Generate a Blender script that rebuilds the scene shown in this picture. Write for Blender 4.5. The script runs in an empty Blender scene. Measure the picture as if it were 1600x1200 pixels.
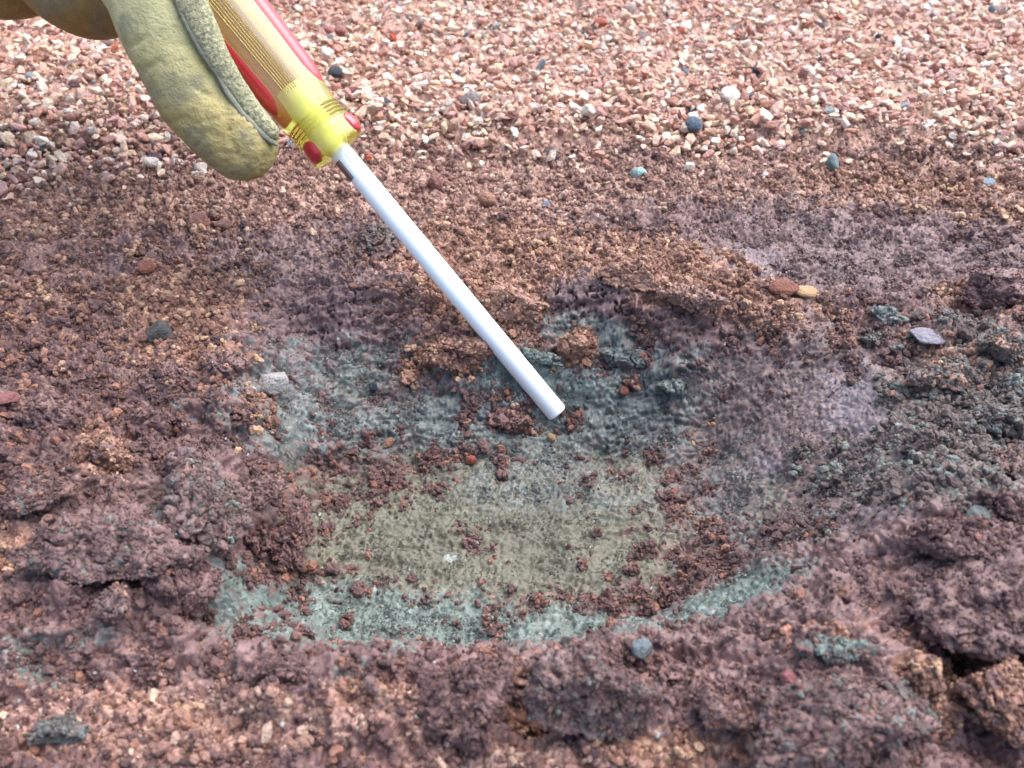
import bpy, bmesh, math, random
import numpy as np
from mathutils import Vector, Matrix

random.seed(7)
rng = np.random.default_rng(11)
scene = bpy.context.scene
col_main = scene.collection

# ------------------------------------------------------------------ camera
CAM_H = 0.205
PITCH = math.radians(40.0)
F = 1443.0                       # focal length in pixels of a 1600 px wide picture
CAM = np.array([0.0, 0.0, CAM_H])
RIGHT = np.array([1.0, 0.0, 0.0])
FWD = np.array([0.0, math.cos(PITCH), -math.sin(PITCH)])
UP = np.array([0.0, math.sin(PITCH), math.cos(PITCH)])
cam_data = bpy.data.cameras.new('camera')
cam = bpy.data.objects.new('camera', cam_data)
col_main.objects.link(cam)
cam.location = CAM
cam.rotation_euler = (math.radians(90) - PITCH, 0, 0)
cam_data.sensor_width = 4.546
cam_data.lens = 4.1
cam_data.clip_start = 0.005
cam_data.clip_end = 500
cam_data.dof.use_dof = True
cam_data.dof.focus_distance = 0.335
cam_data.dof.aperture_fstop = 2.6
scene.camera = cam

# ------------------------------------------------------------------ light
SUN_EL, SUN_AZ = 62.0, 55.0       # azimuth from +Y (away from the camera) towards +X
world = bpy.data.worlds.new('World')
scene.world = world
world.use_nodes = True
nt = world.node_tree
nt.nodes.clear()
sky = nt.nodes.new('ShaderNodeTexSky')
sky.sky_type = 'NISHITA'
sky.sun_disc = False
sky.sun_elevation = math.radians(SUN_EL)
sky.sun_rotation = math.radians(SUN_AZ)
sky.air_density = 1.0
sky.dust_density = 3.0
sky.ozone_density = 1.0
bg = nt.nodes.new('ShaderNodeBackground')
bg.inputs['Strength'].default_value = 0.09
wo = nt.nodes.new('ShaderNodeOutputWorld')
nt.links.new(sky.outputs[0], bg.inputs[0])
nt.links.new(bg.outputs[0], wo.inputs[0])

sun_data = bpy.data.lights.new('sun', 'SUN')
sun_data.energy = 1.5
sun_data.angle = math.radians(80)
sun_data.color = (0.98, 0.98, 1.0)
sun = bpy.data.objects.new('sun', sun_data)
col_main.objects.link(sun)
_e, _a = math.radians(SUN_EL), math.radians(SUN_AZ)
_d = Vector((math.cos(_e) * math.sin(_a), math.cos(_e) * math.cos(_a), math.sin(_e)))
sun.rotation_euler = _d.to_track_quat('Z', 'Y').to_euler()
sun.location = (0.3, 0.6, 2)

vs = scene.view_settings
vs.view_transform = 'Standard'
vs.look = 'None'
vs.gamma = 1.0
vs.use_curve_mapping = False
vs.exposure = 1.85
scene.cycles.max_bounces = 10
scene.cycles.transmission_bounces = 10
scene.cycles.use_denoising = True


# ------------------------------------------------------------------ helpers
def lin(c):
    c = np.asarray(c, float) / 255.0
    return np.where(c <= 0.04045, c / 12.92, ((c + 0.055) / 1.055) ** 2.4)


def smooth(a, b, x):
    t = np.clip((x - a) / (b - a), 0, 1)
    return t * t * (3 - 2 * t)


def project(P):
    d = P - CAM
    z = d @ FWD
    z = np.where(np.abs(z) < 1e-6, 1e-6, z)
    return 800 + F * (d @ RIGHT) / z, 600 - F * (d @ UP) / z, z


def unproj(px, py, depth):
    return CAM + depth * (FWD + RIGHT * (px - 800) / F + UP * (600 - py) / F)


_perm = {}


def _tables(seed):
    if seed not in _perm:
        r = np.random.default_rng(seed + 1000)
        p = r.permutation(256).astype(np.int32)
        a = r.uniform(0, 2 * np.pi, 256)
        g3 = r.normal(size=(256, 3))
        g3 /= np.linalg.norm(g3, axis=1)[:, None]
        _perm[seed] = (np.concatenate([p, p]), np.cos(a), np.sin(a), g3, r.random((256, 4)))
    return _perm[seed]


def noise2(x, y, seed=0):
    p, gx, gy, _, _ = _tables(seed)
    xi = np.floor(x); yi = np.floor(y)
    xf = x - xi; yf = y - yi
    xi = xi.astype(np.int64) & 255; yi = yi.astype(np.int64) & 255
    u = xf * xf * xf * (xf * (xf * 6 - 15) + 10)
    v = yf * yf * yf * (yf * (yf * 6 - 15) + 10)
    def g(dx, dy):
        h = p[p[(xi + dx) & 255] + ((yi + dy) & 255)]
        return gx[h] * (xf - dx) + gy[h] * (yf - dy)
    n0 = g(0, 0) * (1 - u) + g(1, 0) * u
    n1 = g(0, 1) * (1 - u) + g(1, 1) * u
    return (n0 * (1 - v) + n1 * v) * 1.5


def noise3(P, seed=0):
    p, _, _, g3, _ = _tables(seed)
    I = np.floor(P)
    f = P - I
    I = I.astype(np.int64) & 255
    w = f * f * f * (f * (f * 6 - 15) + 10)
    out = 0
    for dx in (0, 1):
        for dy in (0, 1):
            for dz in (0, 1):
                h = p[p[p[(I[:, 0] + dx) & 255] + ((I[:, 1] + dy) & 255)] + ((I[:, 2] + dz) & 255)]
                g = g3[h]
                dot = g[:, 0] * (f[:, 0] - dx) + g[:, 1] * (f[:, 1] - dy) + g[:, 2] * (f[:, 2] - dz)
                ww = (w[:, 0] if dx else 1 - w[:, 0]) * (w[:, 1] if dy else 1 - w[:, 1]) * (w[:, 2] if dz else 1 - w[:, 2])
                out = out + dot * ww
    return out * 1.5


def fbm2(x, y, octaves, seed=0, gain=0.5, lac=2.03):
    s = 0; a = 1.0
    for i in range(octaves):
        s = s + a * noise2(x, y, seed + i)
        x = x * lac + 13.7; y = y * lac - 7.3; a *= gain
    return s


def fbm3(P, octaves, seed=0, gain=0.5):
    s = 0; a = 1.0
    for i in range(octaves):
        s = s + a * noise3(P, seed + i)
        P = P * 2.03 + 11.3; a *= gain
    return s


def domes2(x, y, seed=0, rmin=0.4, rmax=0.85):
    """height of a bed of random round grains (cell size 1) and a random number per grain"""
    p, _, _, _, rr = _tables(seed)
    xi = np.floor(x); yi = np.floor(y)
    best = np.full(x.shape, -9.0); rid = np.zeros(x.shape)
    for dx in (-1, 0, 1):
        for dy in (-1, 0, 1):
            cx = xi + dx; cy = yi + dy
            h = p[p[cx.astype(np.int64) & 255] + (cy.astype(np.int64) & 255)]
            r = rr[h]
            ddx = x - (cx + r[..., 0]); ddy = y - (cy + r[..., 1])
            R = rmin + (rmax - rmin) * r[..., 2]
            hgt = np.sqrt(np.maximum(R * R - ddx * ddx - ddy * ddy, 0)) + (r[..., 3] - 0.5) * 0.45
            m = hgt > best
            best = np.where(m, hgt, best)
            rid = np.where(m, r[..., 3] * 0.5 + r[..., 0] * 0.5, rid)
    return best, rid


def domes3(P, seed=0, rmin=0.42, rmax=0.9):
    """round grains in three dimensions, as domes2"""
    p, _, _, _, rr = _tables(seed)
    I = np.floor(P)
    best = np.full(len(P), -9.0); rid = np.zeros(len(P))
    for dx in (-1, 0, 1):
        for dy in (-1, 0, 1):
            for dz in (-1, 0, 1):
                C = I + (dx, dy, dz)
                K = C.astype(np.int64) & 255
                h = p[p[p[K[:, 0]] + K[:, 1]] + K[:, 2]]
                r = rr[h]
                R = rmin + (rmax - rmin) * r[:, 3]
                hgt = np.sqrt(np.maximum(R * R - ((P - C - r[:, :3]) ** 2).sum(1), 0))
                m = hgt > best
                best = np.where(m, hgt, best); rid = np.where(m, r[:, 2] * .5 + r[:, 3] * .5, rid)
    return best, rid


def poly_dist(x, y, poly):
    """unsigned distance and inside mask"""
    d2 = np.full(x.shape, 1e9); inside = np.zeros(x.shape, bool)
    n = len(poly)
    for i in range(n):
        ax, ay = poly[i]; bx, by = poly[(i + 1) % n]
        ex, ey = bx - ax, by - ay
        t = np.clip(((x - ax) * ex + (y - ay) * ey) / (ex * ex + ey * ey), 0, 1)
        qx = x - ax - t * ex; qy = y - ay - t * ey
        d2 = np.minimum(d2, qx * qx + qy * qy)
        c = ((ay > y) != (by > y)) & (x < (bx - ax) * (y - ay) / (by - ay + 1e-12) + ax)
        inside ^= c
    return np.sqrt(d2), inside


def ray_plane(px, py, z):
    d = FWD + RIGHT * (px - 800) / F + UP * (600 - py) / F
    t = (z - CAM_H) / d[2]
    return (CAM + d * t)[:2]


# ------------------------------------------------------------------ shape of the ground
HOLE = 0.040
floor_poly = [ray_plane(x, y, -HOLE) for x, y in [
    (470, 935), (492, 840), (495, 755), (580, 735), (700, 722), (850, 700), (1000, 700), (1070, 725),
    (1090, 800), (1075, 880), (1020, 970), (870, 1003), (640, 1008), (425, 1000)]]
rim_poly = [ray_plane(x, y, 0.0) for x, y in [
    (290, 960), (300, 840), (350, 700), (365, 590), (370, 500), (420, 450), (520, 440), (640, 450), (760, 465), (860, 455),
    (960, 465), (1080, 490), (1190, 490), (1340, 560), (1460, 650), (1480, 760), (1430, 850), (1330, 925),
    (1220, 990), (1010, 1045), (800, 1068), (600, 1062), (430, 1055), (325, 1030)]]

# mounds: pixel x, y (on z = 0), radius m, height m
MOUNDS = [(1530, 930, 0.030, 0.016), (1290, 1120, 0.022, 0.012), (900, 1110, 0.018, 0.008), (180, 900, 0.028, 0.010),
          (330, 800, 0.014, 0.008), (1560, 560, 0.030, 0.010), (1450, 760, 0.035, 0.008), (80, 700, 0.03, 0.006),
          (340, 560, 0.022, 0.006), (900, 420, 0.035, 0.006), (1130, 440, 0.03, 0.006), (650, 1110, 0.02, 0.006),
          (1060, 1050, 0.015, 0.006),
          (1230, 1015, .024, .010), (1400, 880, .03, .010), (620, 1075, .022, .006), (450, 1070, .02, .006), (940, 1065, .018, .005), (360, 900, .014, .007), (370, 640, .014, .006),
          (305, 945, 0.006, -0.008), (200, 935, 0.006, -0.006), (385, 790, 0.006, -0.008), (265, 770, .006, -.010), (835, 1115, 0.007, -0.018), (870, 1120, 0.005, -0.008), (1480, 1015, 0.007, -0.012),
          (1525, 495, 0.010, -0.009), (1410, 560, 0.007, -0.006), (255, 790, 0.008, -0.008), (1510, 1065, .006, -.010), (1030, 1062, .007, -.007), (960, 570, .008, -.006), (880, 545, .006, -.005)]
MW = [(ray_plane(a, b, 0.0), r, h) for a, b, r, h in MOUNDS]


def hbase(X, Y):
    wx = X + 0.006 * noise2(X * 45, Y * 45, 51)
    wy = Y + 0.006 * noise2(X * 45 + 9, Y * 45 - 4, 52)
    dr, inr = poly_dist(wx, wy, rim_poly)
    df, inf = poly_dist(wx, wy, floor_poly)
    t = np.where(inf, 1.0, np.where(inr, dr / (dr + df + 1e-9), 0.0))
    t = t * t * (3 - 2 * t) * 0.3 + t * 0.7
    z = -HOLE * t
    # the far wall steps down in two ledges
    for (m, r, h) in MW:
        z = z + h * np.exp(-((X - m[0]) ** 2 + (Y - m[1]) ** 2) / (r * r))
    near = np.exp(-((X / 0.5) ** 2 + ((Y - 0.3) / 0.6) ** 2))
    z = z + 0.0035 * fbm2(X * 22, Y * 22, 3, 60) * near * (1 - 0.75 * t)
    # gravel bed lies a little higher than the mud
    z = z + 0.007 * smooth(0.405, 0.445, Y + 0.012 * noise2(X * 9, Y * 9, 71))
    z = z + 0.010 * smooth(0.45, 0.9, Y) * noise2(X * 5, Y * 5, 72)
    return z, t


def hit(px, py):
    """where the viewing ray through a pixel meets the ground"""
    d = FWD + RIGHT * (px - 800) / F + UP * (600 - py) / F
    t = np.linspace(0.1, 3.0, 2900)
    P = CAM[None] + d[None] * t[:, None]
    z, _ = hbase(P[:, 0], P[:, 1])
    k = int(np.argmax(P[:, 2] < z))
    return P[k]


# ------------------------------------------------------------------ soil kinds
# colour a, colour b (sRGB), accent, accent share, roughness, domes fine, domes mid, lumps, cracks, crumb density, crumb size mm, size spread
MAT = {
    #            c1              c2              accent          share rough fine  mid   lump  crack dens  size spread
    'purple':  ((126, 99, 95), (103, 78, 76),  (146, 111, 98),  .06, .40, .5, .4, 1.7, 1.0, .7, .9, .8),
    'smooth':  ((120, 98, 96), (103, 82, 81),  (132, 106, 98),  .05, .44, .45, .35, 1.1, .9, .65, .8, .8),
    'smear':   ((124, 112, 115), (112, 99, 102), (118, 102, 102), .03, .34, .15, .1, .5, .3, .10, .7, .6),
    'scraped': ((120, 103, 99), (106, 89, 86),  (128, 106, 98),  .05, .40, .2, .08, .4, .5, .25, .7, .7),
    'redbrn':  ((119, 90, 86),  (94, 70, 68),   (152, 108, 90),  .12, .46, .6, .55, 2.1, .9, 1.3, 1.05, .95),
    'strata':  ((119, 95, 94),  (100, 78, 77),   (126, 100, 95),  .04, .42, .35, .3, 1.0, 1.8, .2, .8, .7),
    'orange':  ((164, 122, 102), (126, 90, 76), (196, 158, 128), .14, .42, .8, .9, 1.2, .4, 2.2, 1.1, .95),
    'pink':    ((166, 128, 113), (132, 98, 88), (194, 162, 142), .16, .42, .7, .7, 1.0, .5, 1.9, 1.05, .95),
    'gravel':  ((182, 144, 126), (150, 112, 96), (190, 160, 140), .18, .5, .6, .9, .8, .2, 0.4, 1.4, .8),
    'green':   ((107, 113, 109), (90, 94, 91),  (132, 138, 134), .14, .46, .6, .3, 0.9, .8, 1.0, .6, .6),
    'olive':   ((103, 101, 85), (90, 88, 74),   (112, 114, 99), .08, .50, .3, .15, .6, .6, .35, .55, .5),
    'teal':    ((106, 118, 110), (91, 100, 94), (132, 143, 137), .12, .5, .45, .25, .6, .5, .9, .62, .6),
    'grumb':   ((114, 102, 96),  (99, 84, 80),   (122, 125, 118), .18, .46, .6, .7, 1.8, .6, 1.6, 1.2, 1.0),
    'white':   ((150, 156, 152), (124, 130, 124), (170, 174, 172), .2, .5, .15, .1, .4, .2, .3, .7, .5),
}
MK = list(MAT)
MI = {k: i for i, k in enumerate(MK)}
MARR = np.array([np.concatenate([lin(m[0]), lin(m[1]), lin(m[2]), m[3:]]) for m in MAT.values()])

# patches of soil on the ground: kind, centre, half axes (photo pixels), turn, opacity
BL = [
    ('pink', 800, 290, 1100, 62, 0, 1), ('pink', 150, 330, 420, 70, 0, .9), ('orange', 1480, 310, 260, 50, 3, .9),
    ('orange', 170, 470, 300, 150, 10, .75), ('redbrn', 120, 640, 330, 140, 0, .9),
    ('purple', 90, 400, 190, 40, -8, .7), ('smooth', 500, 395, 200, 55, -5, .9), ('purple', 230, 400, 120, 30, -10, .7),
    ('orange', 300, 510, 100, 80, 10, .8),
    ('smooth', 1290, 390, 360, 76, 3, 1), ('smear', 1150, 410, 60, 26, 5, .6), ('smear', 1480, 360, 60, 14, 0, .5), ('purple', 1050, 355, 150, 36, 0, .9), ('purple', 1430, 350, 120, 25, 5, .7),
    ('strata', 510, 530, 150, 110, 0, 1),
    ('purple', 700, 560, 140, 70, 20, .9),
    ('orange', 780, 400, 170, 55, 5, .95), ('orange', 760, 470, 110, 60, 20, .9), ('orange', 1040, 430, 130, 48, 10, .95),
    ('orange', 1190, 480, 110, 36, 6, .75), ('purple', 1120, 540, 130, 50, 20, .7),
    ('strata', 920, 465, 60, 36, 5, 1), ('green', 930, 520, 90, 26, 12, .9),
    ('green', 760, 640, 380, 95, 3, 1), ('green', 1080, 640, 90, 90, 0, .9), ('green', 430, 690, 60, 50, 0, .8),
    ('purple', 620, 600, 120, 35, -10, .55), ('teal', 830, 590, 90, 34, 10, .7), ('teal', 560, 600, 40, 26, -30, .6),
    ('+orange', 700, 540, 60, 50, 30, .85), ('+orange', 640, 595, 18, 16, 0, .8), ('+orange', 905, 545, 40, 28, -20, .9),
    ('+redbrn', 800, 650, 90, 40, 10, .7),
    ('olive', 750, 835, 350, 118, 0, 1), ('green', 880, 760, 150, 40, 0, .6), ('olive', 980, 740, 60, 30, 0, .5),
    ('+redbrn', 540, 760, 130, 52, -10, .85), ('+redbrn', 490, 815, 50, 34, -40, .7), ('+redbrn', 770, 850, 60, 26, 0, .28),
    ('+redbrn', 620, 700, 70, 30, 0, .5),
    ('teal', 560, 960, 220, 44, 3, 1), ('teal', 870, 975, 120, 26, -3, .9), ('teal', 1100, 950, 100, 22, -10, .7), ('white', 985, 972, 34, 9, -5, .8),
    ('teal', 350, 900, 40, 40, 40, .8), ('+redbrn', 640, 935, 150, 12, 0, .2),
    ('+redbrn', 900, 945, 160, 12, -4, .18),
    ('+redbrn', 1140, 780, 80, 105, 22, .6), ('+purple', 1160, 800, 95, 110, 20, .7), ('+orange', 1120, 680, 40, 24, -20, .95), ('+redbrn', 1090, 770, 60, 22, 10, .6), ('+orange', 1090, 810, 30, 16, 0, .5),
    ('scraped', 1250, 700, 170, 180, 0, 1), ('green', 1160, 780, 70, 90, 10, .35), ('olive', 1230, 800, 60, 80, 20, .25), ('smear', 1345, 640, 66, 62, 50, 1), ('smear', 1385, 810, 60, 26, -35, .8), ('smooth', 1310, 760, 90, 60, -35, .7), ('smear', 1205, 720, 18, 20, 0, .8),
    ('+grumb', 1300, 790, 110, 46, -30, .7), ('+redbrn', 1200, 860, 110, 50, -15, .7),
    ('green', 1190, 905, 60, 20, -25, .9),
    ('grumb', 1520, 620, 120, 110, 0, .95), ('orange', 1500, 560, 80, 28, 10, .6), ('grumb', 1470, 740, 160, 60, 5, .9),
    ('orange', 1520, 470, 60, 26, 12, .6),
    ('purple', 1250, 930, 200, 60, -15, .9), ('purple', 1500, 900, 160, 110, 0, 1), ('orange', 1290, 985, 60, 10, 8, .8),
    ('purple', 180, 850, 190, 110, -10, .9), ('orange', 160, 705, 40, 40, 0, .8), ('orange', 15, 850, 40, 40, 0, .7),
    ('purple', 330, 770, 100, 90, 0, .9), ('teal', 270, 800, 36, 24, 0, .7), ('teal', 60, 770, 30, 24, 0, .6), ('teal', 130, 840, 40, 20, 0, .5),
    ('purple', 500, 1050, 420, 60, 2, .9), ('purple', 870, 1090, 230, 80, 5, 1), ('purple', 1270, 1110, 260, 120, 0, 1),
    ('pink', 230, 1130, 230, 60, 4, .65), ('pink', 590, 1115, 150, 42, 3, .65), ('orange', 270, 1120, 130, 24, 8, .6), ('orange', 560, 1080, 70, 20, -10, .6), ('teal', 560, 1050, 40, 16, 0, .5),
    ('orange', 1480, 1060, 70, 60, 30, .9), ('orange', 1040, 1180, 100, 40, 0, .8), ('teal', 30, 1020, 50, 30, 0, .5),
    ('orange', 800, 1050, 30, 20, 0, .6), ('orange', 820, 1130, 36, 20, 0, .7), ('pink', 800, 1190, 200, 26, 0, .6), ('teal', 60, 1060, 40, 16, 20, .5), ('green', 130, 1000, 60, 16, -15, .5), ('teal', 700, 1010, 60, 10, 0, .5),
    ('teal', 1150, 930, 130, 25, -22, .95), ('teal', 560, 985, 210, 32, 1, .85), ('teal', 870, 985, 170, 24, -4, .8), ('teal', 350, 925, 44, 50, 50, .8), ('+redbrn', 620, 1035, 300, 22, 1, .95), ('+purple', 1010, 1015, 160, 26, -12, .9), ('+redbrn', 360, 985, 50, 40, 40, .8), ('+redbrn', 440, 900, 34, 60, -10, .95), ('+purple', 430, 930, 40, 30, 0, .7), ('+redbrn', 400, 830, 50, 110, -8, .9), ('+orange', 400, 650, 30, 60, 0, .6), ('white', 705, 873, 12, 5, 0, .9), 
]


def soil_kind(px, py, x, y, r, loose=False):
    """index of the soil kind for every point; r random in 0..1 per point"""
    n = 0.55 * noise2(x * 130, y * 130, 81) + 0.35 * noise2(x * 420, y * 420, 82)
    k = np.full(px.shape, MI['redbrn'])
    k = np.where(py < 235 + 22 * n, MI['gravel'], k)
    ox, oy = px, py
    for (m, cx, cy, rx, ry, rot, op) in BL:
        if m[0] == '+':                                # loose crumbs lying on another kind of soil
            if not loose: continue
            m = m[1:]
        near = (np.abs(px - cx) < 2.2 * max(rx, ry)) & (np.abs(py - cy) < 2.2 * max(rx, ry))
        if not near.any():
            continue
        c, s = math.cos(math.radians(rot)), math.sin(math.radians(rot))
        dx, dy = px - cx, py - cy
        u = (dx * c + dy * s) / rx; v = (-dx * s + dy * c) / ry
        d = np.sqrt(u * u + v * v)
        prob = op * smooth(-0.42, 0.34, 1 - d + 0.8 * n)
        k = np.where(r < prob, MI[m], k)
        # keep the random draw independent from patch to patch
        r = (r * 7.31 + 0.137 * cx) % 1.0
    k = np.where((py < 225 + 22 * n), MI['gravel'], k)
    return k


# ------------------------------------------------------------------ materials
def new_mat(name):
    m = bpy.data.materials.new(name)
    m.use_nodes = True
    n = m.node_tree
    n.nodes.clear()
    out = n.nodes.new('ShaderNodeOutputMaterial')
    b = n.nodes.new('ShaderNodeBsdfPrincipled')
    n.links.new(b.outputs[0], out.inputs[0])
    return m, n, b


def add_bump(n, b, layers, coord='Object'):
    tc = n.nodes.new('ShaderNodeTexCoord')
    prev = None
    for (scale, dist, strength) in layers:
        t = n.nodes.new('ShaderNodeTexNoise')
        t.inputs['Scale'].default_value = scale
        t.inputs['Detail'].default_value = 4
        t.inputs['Roughness'].default_value = 0.65
        n.links.new(tc.outputs[coord], t.inputs['Vector'])
        u = n.nodes.new('ShaderNodeBump')
        u.inputs['Strength'].default_value = strength
        u.inputs['Distance'].default_value = dist
        n.links.new(t.outputs['Fac'], u.inputs['Height'])
        if prev:
            n.links.new(prev.outputs[0], u.inputs['Normal'])
        prev = u
    n.links.new(prev.outputs[0], b.inputs['Normal'])
    return tc


def mottled(n, src, tc, scale, lo, hi, coord='Object'):
    """multiply a colour by a noise between lo and hi"""
    t = n.nodes.new('ShaderNodeTexNoise')
    t.inputs['Scale'].default_value = scale
    t.inputs['Detail'].default_value = 5
    t.inputs['Roughness'].default_value = 0.7
    n.links.new(tc.outputs[coord], t.inputs['Vector'])
    mr = n.nodes.new('ShaderNodeMapRange')
    mr.inputs['From Min'].default_value = 0.3
    mr.inputs['From Max'].default_value = 0.7
    mr.inputs['To Min'].default_value = lo
    mr.inputs['To Max'].default_value = hi
    n.links.new(t.outputs['Fac'], mr.inputs['Value'])
    mx = n.nodes.new('ShaderNodeVectorMath')
    mx.operation = 'SCALE'
    n.links.new(src, mx.inputs[0])
    n.links.new(mr.outputs[0], mx.inputs['Scale'])
    return mx.outputs[0]


def soil_material():
    m, n, b = new_mat('soil')
    a = n.nodes.new('ShaderNodeAttribute'); a.attribute_name = 'Col'
    r = n.nodes.new('ShaderNodeAttribute'); r.attribute_name = 'rough'
    tc = add_bump(n, b, [(900, 0.0006, 0.6), (2600, 0.0003, 0.6)])
    c = mottled(n, a.outputs['Color'], tc, 700, 0.72, 1.3)
    n.links.new(c, b.inputs['Base Color'])
    n.links.new(r.outputs['Fac'], b.inputs['Roughness'])
    b.inputs['Specular IOR Level'].default_value = 0.45
    return m


def grain_material(name, mode, rough=0.5, scale=500, lo=0.75, hi=1.25, bump=0.0003, spec=0.4):
    m, n, b = new_mat(name)
    if mode == 'instance':
        a = n.nodes.new('ShaderNodeAttribute'); a.attribute_type = 'INSTANCER'; a.attribute_name = 'tint'
        src = a.outputs['Color']
    elif mode == 'mesh':
        a = n.nodes.new('ShaderNodeAttribute'); a.attribute_name = 'Col'
        src = a.outputs['Color']
    else:
        a = n.nodes.new('ShaderNodeObjectInfo')
        src = a.outputs['Color']
    tc = add_bump(n, b, [(scale * 1.5, bump, 0.5)])
    c = mottled(n, src, tc, scale, lo, hi)
    n.links.new(c, b.inputs['Base Color'])
    b.inputs['Roughness'].default_value = rough
    b.inputs['Specular IOR Level'].default_value = spec
    return m


# ------------------------------------------------------------------ mesh helpers
def mesh_from(name, verts, faces, smooth_shade=False):
    me = bpy.data.meshes.new(name)
    verts = np.asarray(verts, np.float32)
    faces = np.asarray(faces, np.int32)
    nv, nf, k = len(verts), len(faces), faces.shape[1]
    me.vertices.add(nv)
    me.vertices.foreach_set('co', verts.ravel())
    me.loops.add(nf * k)
    me.loops.foreach_set('vertex_index', faces.ravel())
    me.polygons.add(nf)
    me.polygons.foreach_set('loop_start', np.arange(0, nf * k, k, dtype=np.int32))
    me.polygons.foreach_set('use_smooth', np.full(nf, smooth_shade, bool))
    me.update(calc_edges=True)
    return me


def set_col(me, cols, name='Col'):
    a = me.attributes.new(name, 'FLOAT_COLOR', 'POINT')
    c = np.ones((len(me.vertices), 4), np.float32)
    c[:, :3] = cols
    a.data.foreach_set('color', c.ravel())


def link(name, me, mat=None, parent=None):
    o = bpy.data.objects.new(name, me)
    col_main.objects.link(o)
    if mat is not None and me is not None and len(me.materials) == 0:
        me.materials.append(mat)
    if parent:
        o.parent = parent
    return o


def tag(o, label=None, cat=None, group=None, kind=None):
    if label: o['label'] = label
    if cat: o['category'] = cat
    if group: o['group'] = group
    if kind: o['kind'] = kind
    return o


def ico(sub):
    bm = bmesh.new()
    bmesh.ops.create_icosphere(bm, subdivisions=sub, radius=1.0)
    v = np.array([x.co[:] for x in bm.verts])
    f = np.array([[q.index for q in p.verts] for p in bm.faces])
    bm.free()
    return v, f


ICO = {k: ico(k) for k in (1, 2, 3, 4, 5, 6)}


def hull_stone(seed, n=22, boxy=0.4):
    """small crushed stone: convex hull of a few points, 25 - 45 triangles"""
    r = np.random.default_rng(seed)
    p = r.normal(size=(n, 3))
    p /= np.linalg.norm(p, axis=1)[:, None]
    p /= (np.abs(p) ** 4).sum(1)[:, None] ** (boxy / 4)
    p *= r.uniform(0.78, 1.05, (n, 1))
    p *= np.array([1.0, r.uniform(.62, .95), r.uniform(.45, .8)])
    bm = bmesh.new()
    for q in p: bm.verts.new(q)
    bmesh.ops.convex_hull(bm, input=bm.verts)
    for v in [v for v in bm.verts if not v.link_faces]: bm.verts.remove(v)
    bmesh.ops.triangulate(bm, faces=bm.faces)
    me = bpy.data.meshes.new('stone')
    bm.to_mesh(me)
    bm.free()
    return me


def crumb_mesh(seed, lumps):
    r = np.random.default_rng(seed)
    V, Fc = [], []
    off = 0
    for i in range(lumps):
        v, f = ICO[1 if lumps > 1 else 2]
        v = v + 0.28 * fbm3(v * 1.7 + seed * 3.1 + i, 2, 5)[:, None] * v
        s = r.uniform(.5, .8) if lumps > 1 else 1.0
        v = v * s * np.array([1, r.uniform(.7, 1), r.uniform(.6, .95)])
        if lumps > 1:
            d = r.normal(size=3); d[2] *= .5
            v = v + d / np.linalg.norm(d) * .62
        V.append(v); Fc.append(f + off); off += len(v)
    return mesh_from('crumb', np.concatenate(V), np.concatenate(Fc), False)


def gn_scatter(name, pts, rot, scl, tint, protos, parent=None):
    """one object: many grains, each an instance of one of the small meshes"""
    me = bpy.data.meshes.new(name)
    n = len(pts)
    me.vertices.add(n)
    me.vertices.foreach_set('co', np.asarray(pts, np.float32).ravel())
    def att(nm, ty, key, data):
        a = me.attributes.new(nm, ty, 'POINT')
        a.data.foreach_set(key, np.ascontiguousarray(data).ravel())
    att('rot', 'FLOAT_VECTOR', 'vector', np.asarray(rot, np.float32))
    att('scl', 'FLOAT_VECTOR', 'vector', np.asarray(scl, np.float32))
    c = np.ones((n, 4), np.float32); c[:, :3] = tint
    att('tint', 'FLOAT_COLOR', 'color', c)
    att('pick', 'INT', 'value', rng.integers(0, len(protos), n).astype(np.int32))
    o = link(name, me, None, parent)
    ng = bpy.data.node_groups.new(name + '_scatter', 'GeometryNodeTree')
    ng.interface.new_socket('Geometry', in_out='INPUT', socket_type='NodeSocketGeometry')
    ng.interface.new_socket('Geometry', in_out='OUTPUT', socket_type='NodeSocketGeometry')
    gi = ng.nodes.new('NodeGroupInput'); go = ng.nodes.new('NodeGroupOutput')
    inst = ng.nodes.new('GeometryNodeInstanceOnPoints')
    join = ng.nodes.new('GeometryNodeJoinGeometry')
    for pr in protos:
        oi = ng.nodes.new('GeometryNodeObjectInfo')
        oi.inputs['Object'].default_value = pr
        oi.inputs['As Instance'].default_value = True
        ng.links.new(oi.outputs['Geometry'], join.inputs[0])
    def named(nm, ty):
        q = ng.nodes.new('GeometryNodeInputNamedAttribute')
        q.data_type = ty
        q.inputs['Name'].default_value = nm
        return next(s for s in q.outputs if s.enabled and s.name == 'Attribute')
    inst.inputs['Pick Instance'].default_value = True
    ng.links.new(gi.outputs[0], inst.inputs['Points'])
    ng.links.new(join.outputs[0], inst.inputs['Instance'])
    ng.links.new(named('pick', 'INT'), inst.inputs['Instance Index'])
    e2r = ng.nodes.new('FunctionNodeEulerToRotation')
    ng.links.new(named('rot', 'FLOAT_VECTOR'), e2r.inputs[0])
    ng.links.new(e2r.outputs[0], inst.inputs['Rotation'])
    ng.links.new(named('scl', 'FLOAT_VECTOR'), inst.inputs['Scale'])
    ng.links.new(inst.outputs[0], go.inputs[0])
    md = o.modifiers.new('scatter', 'NODES')
    md.node_group = ng
    return o


# ------------------------------------------------------------------ the ground sheet
def axis(fine0, fine1, step, lo, hi, first, grow):
    a = list(np.arange(fine0, fine1 + step / 2, step))
    s = first; x = a[-1]
    while x < hi:
        x += s; a.append(x); s *= grow
    s = first; x = a[0]; b = []
    while x > lo:
        x -= s; b.append(x); s *= grow
    return np.array(b[::-1] + a)


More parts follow.
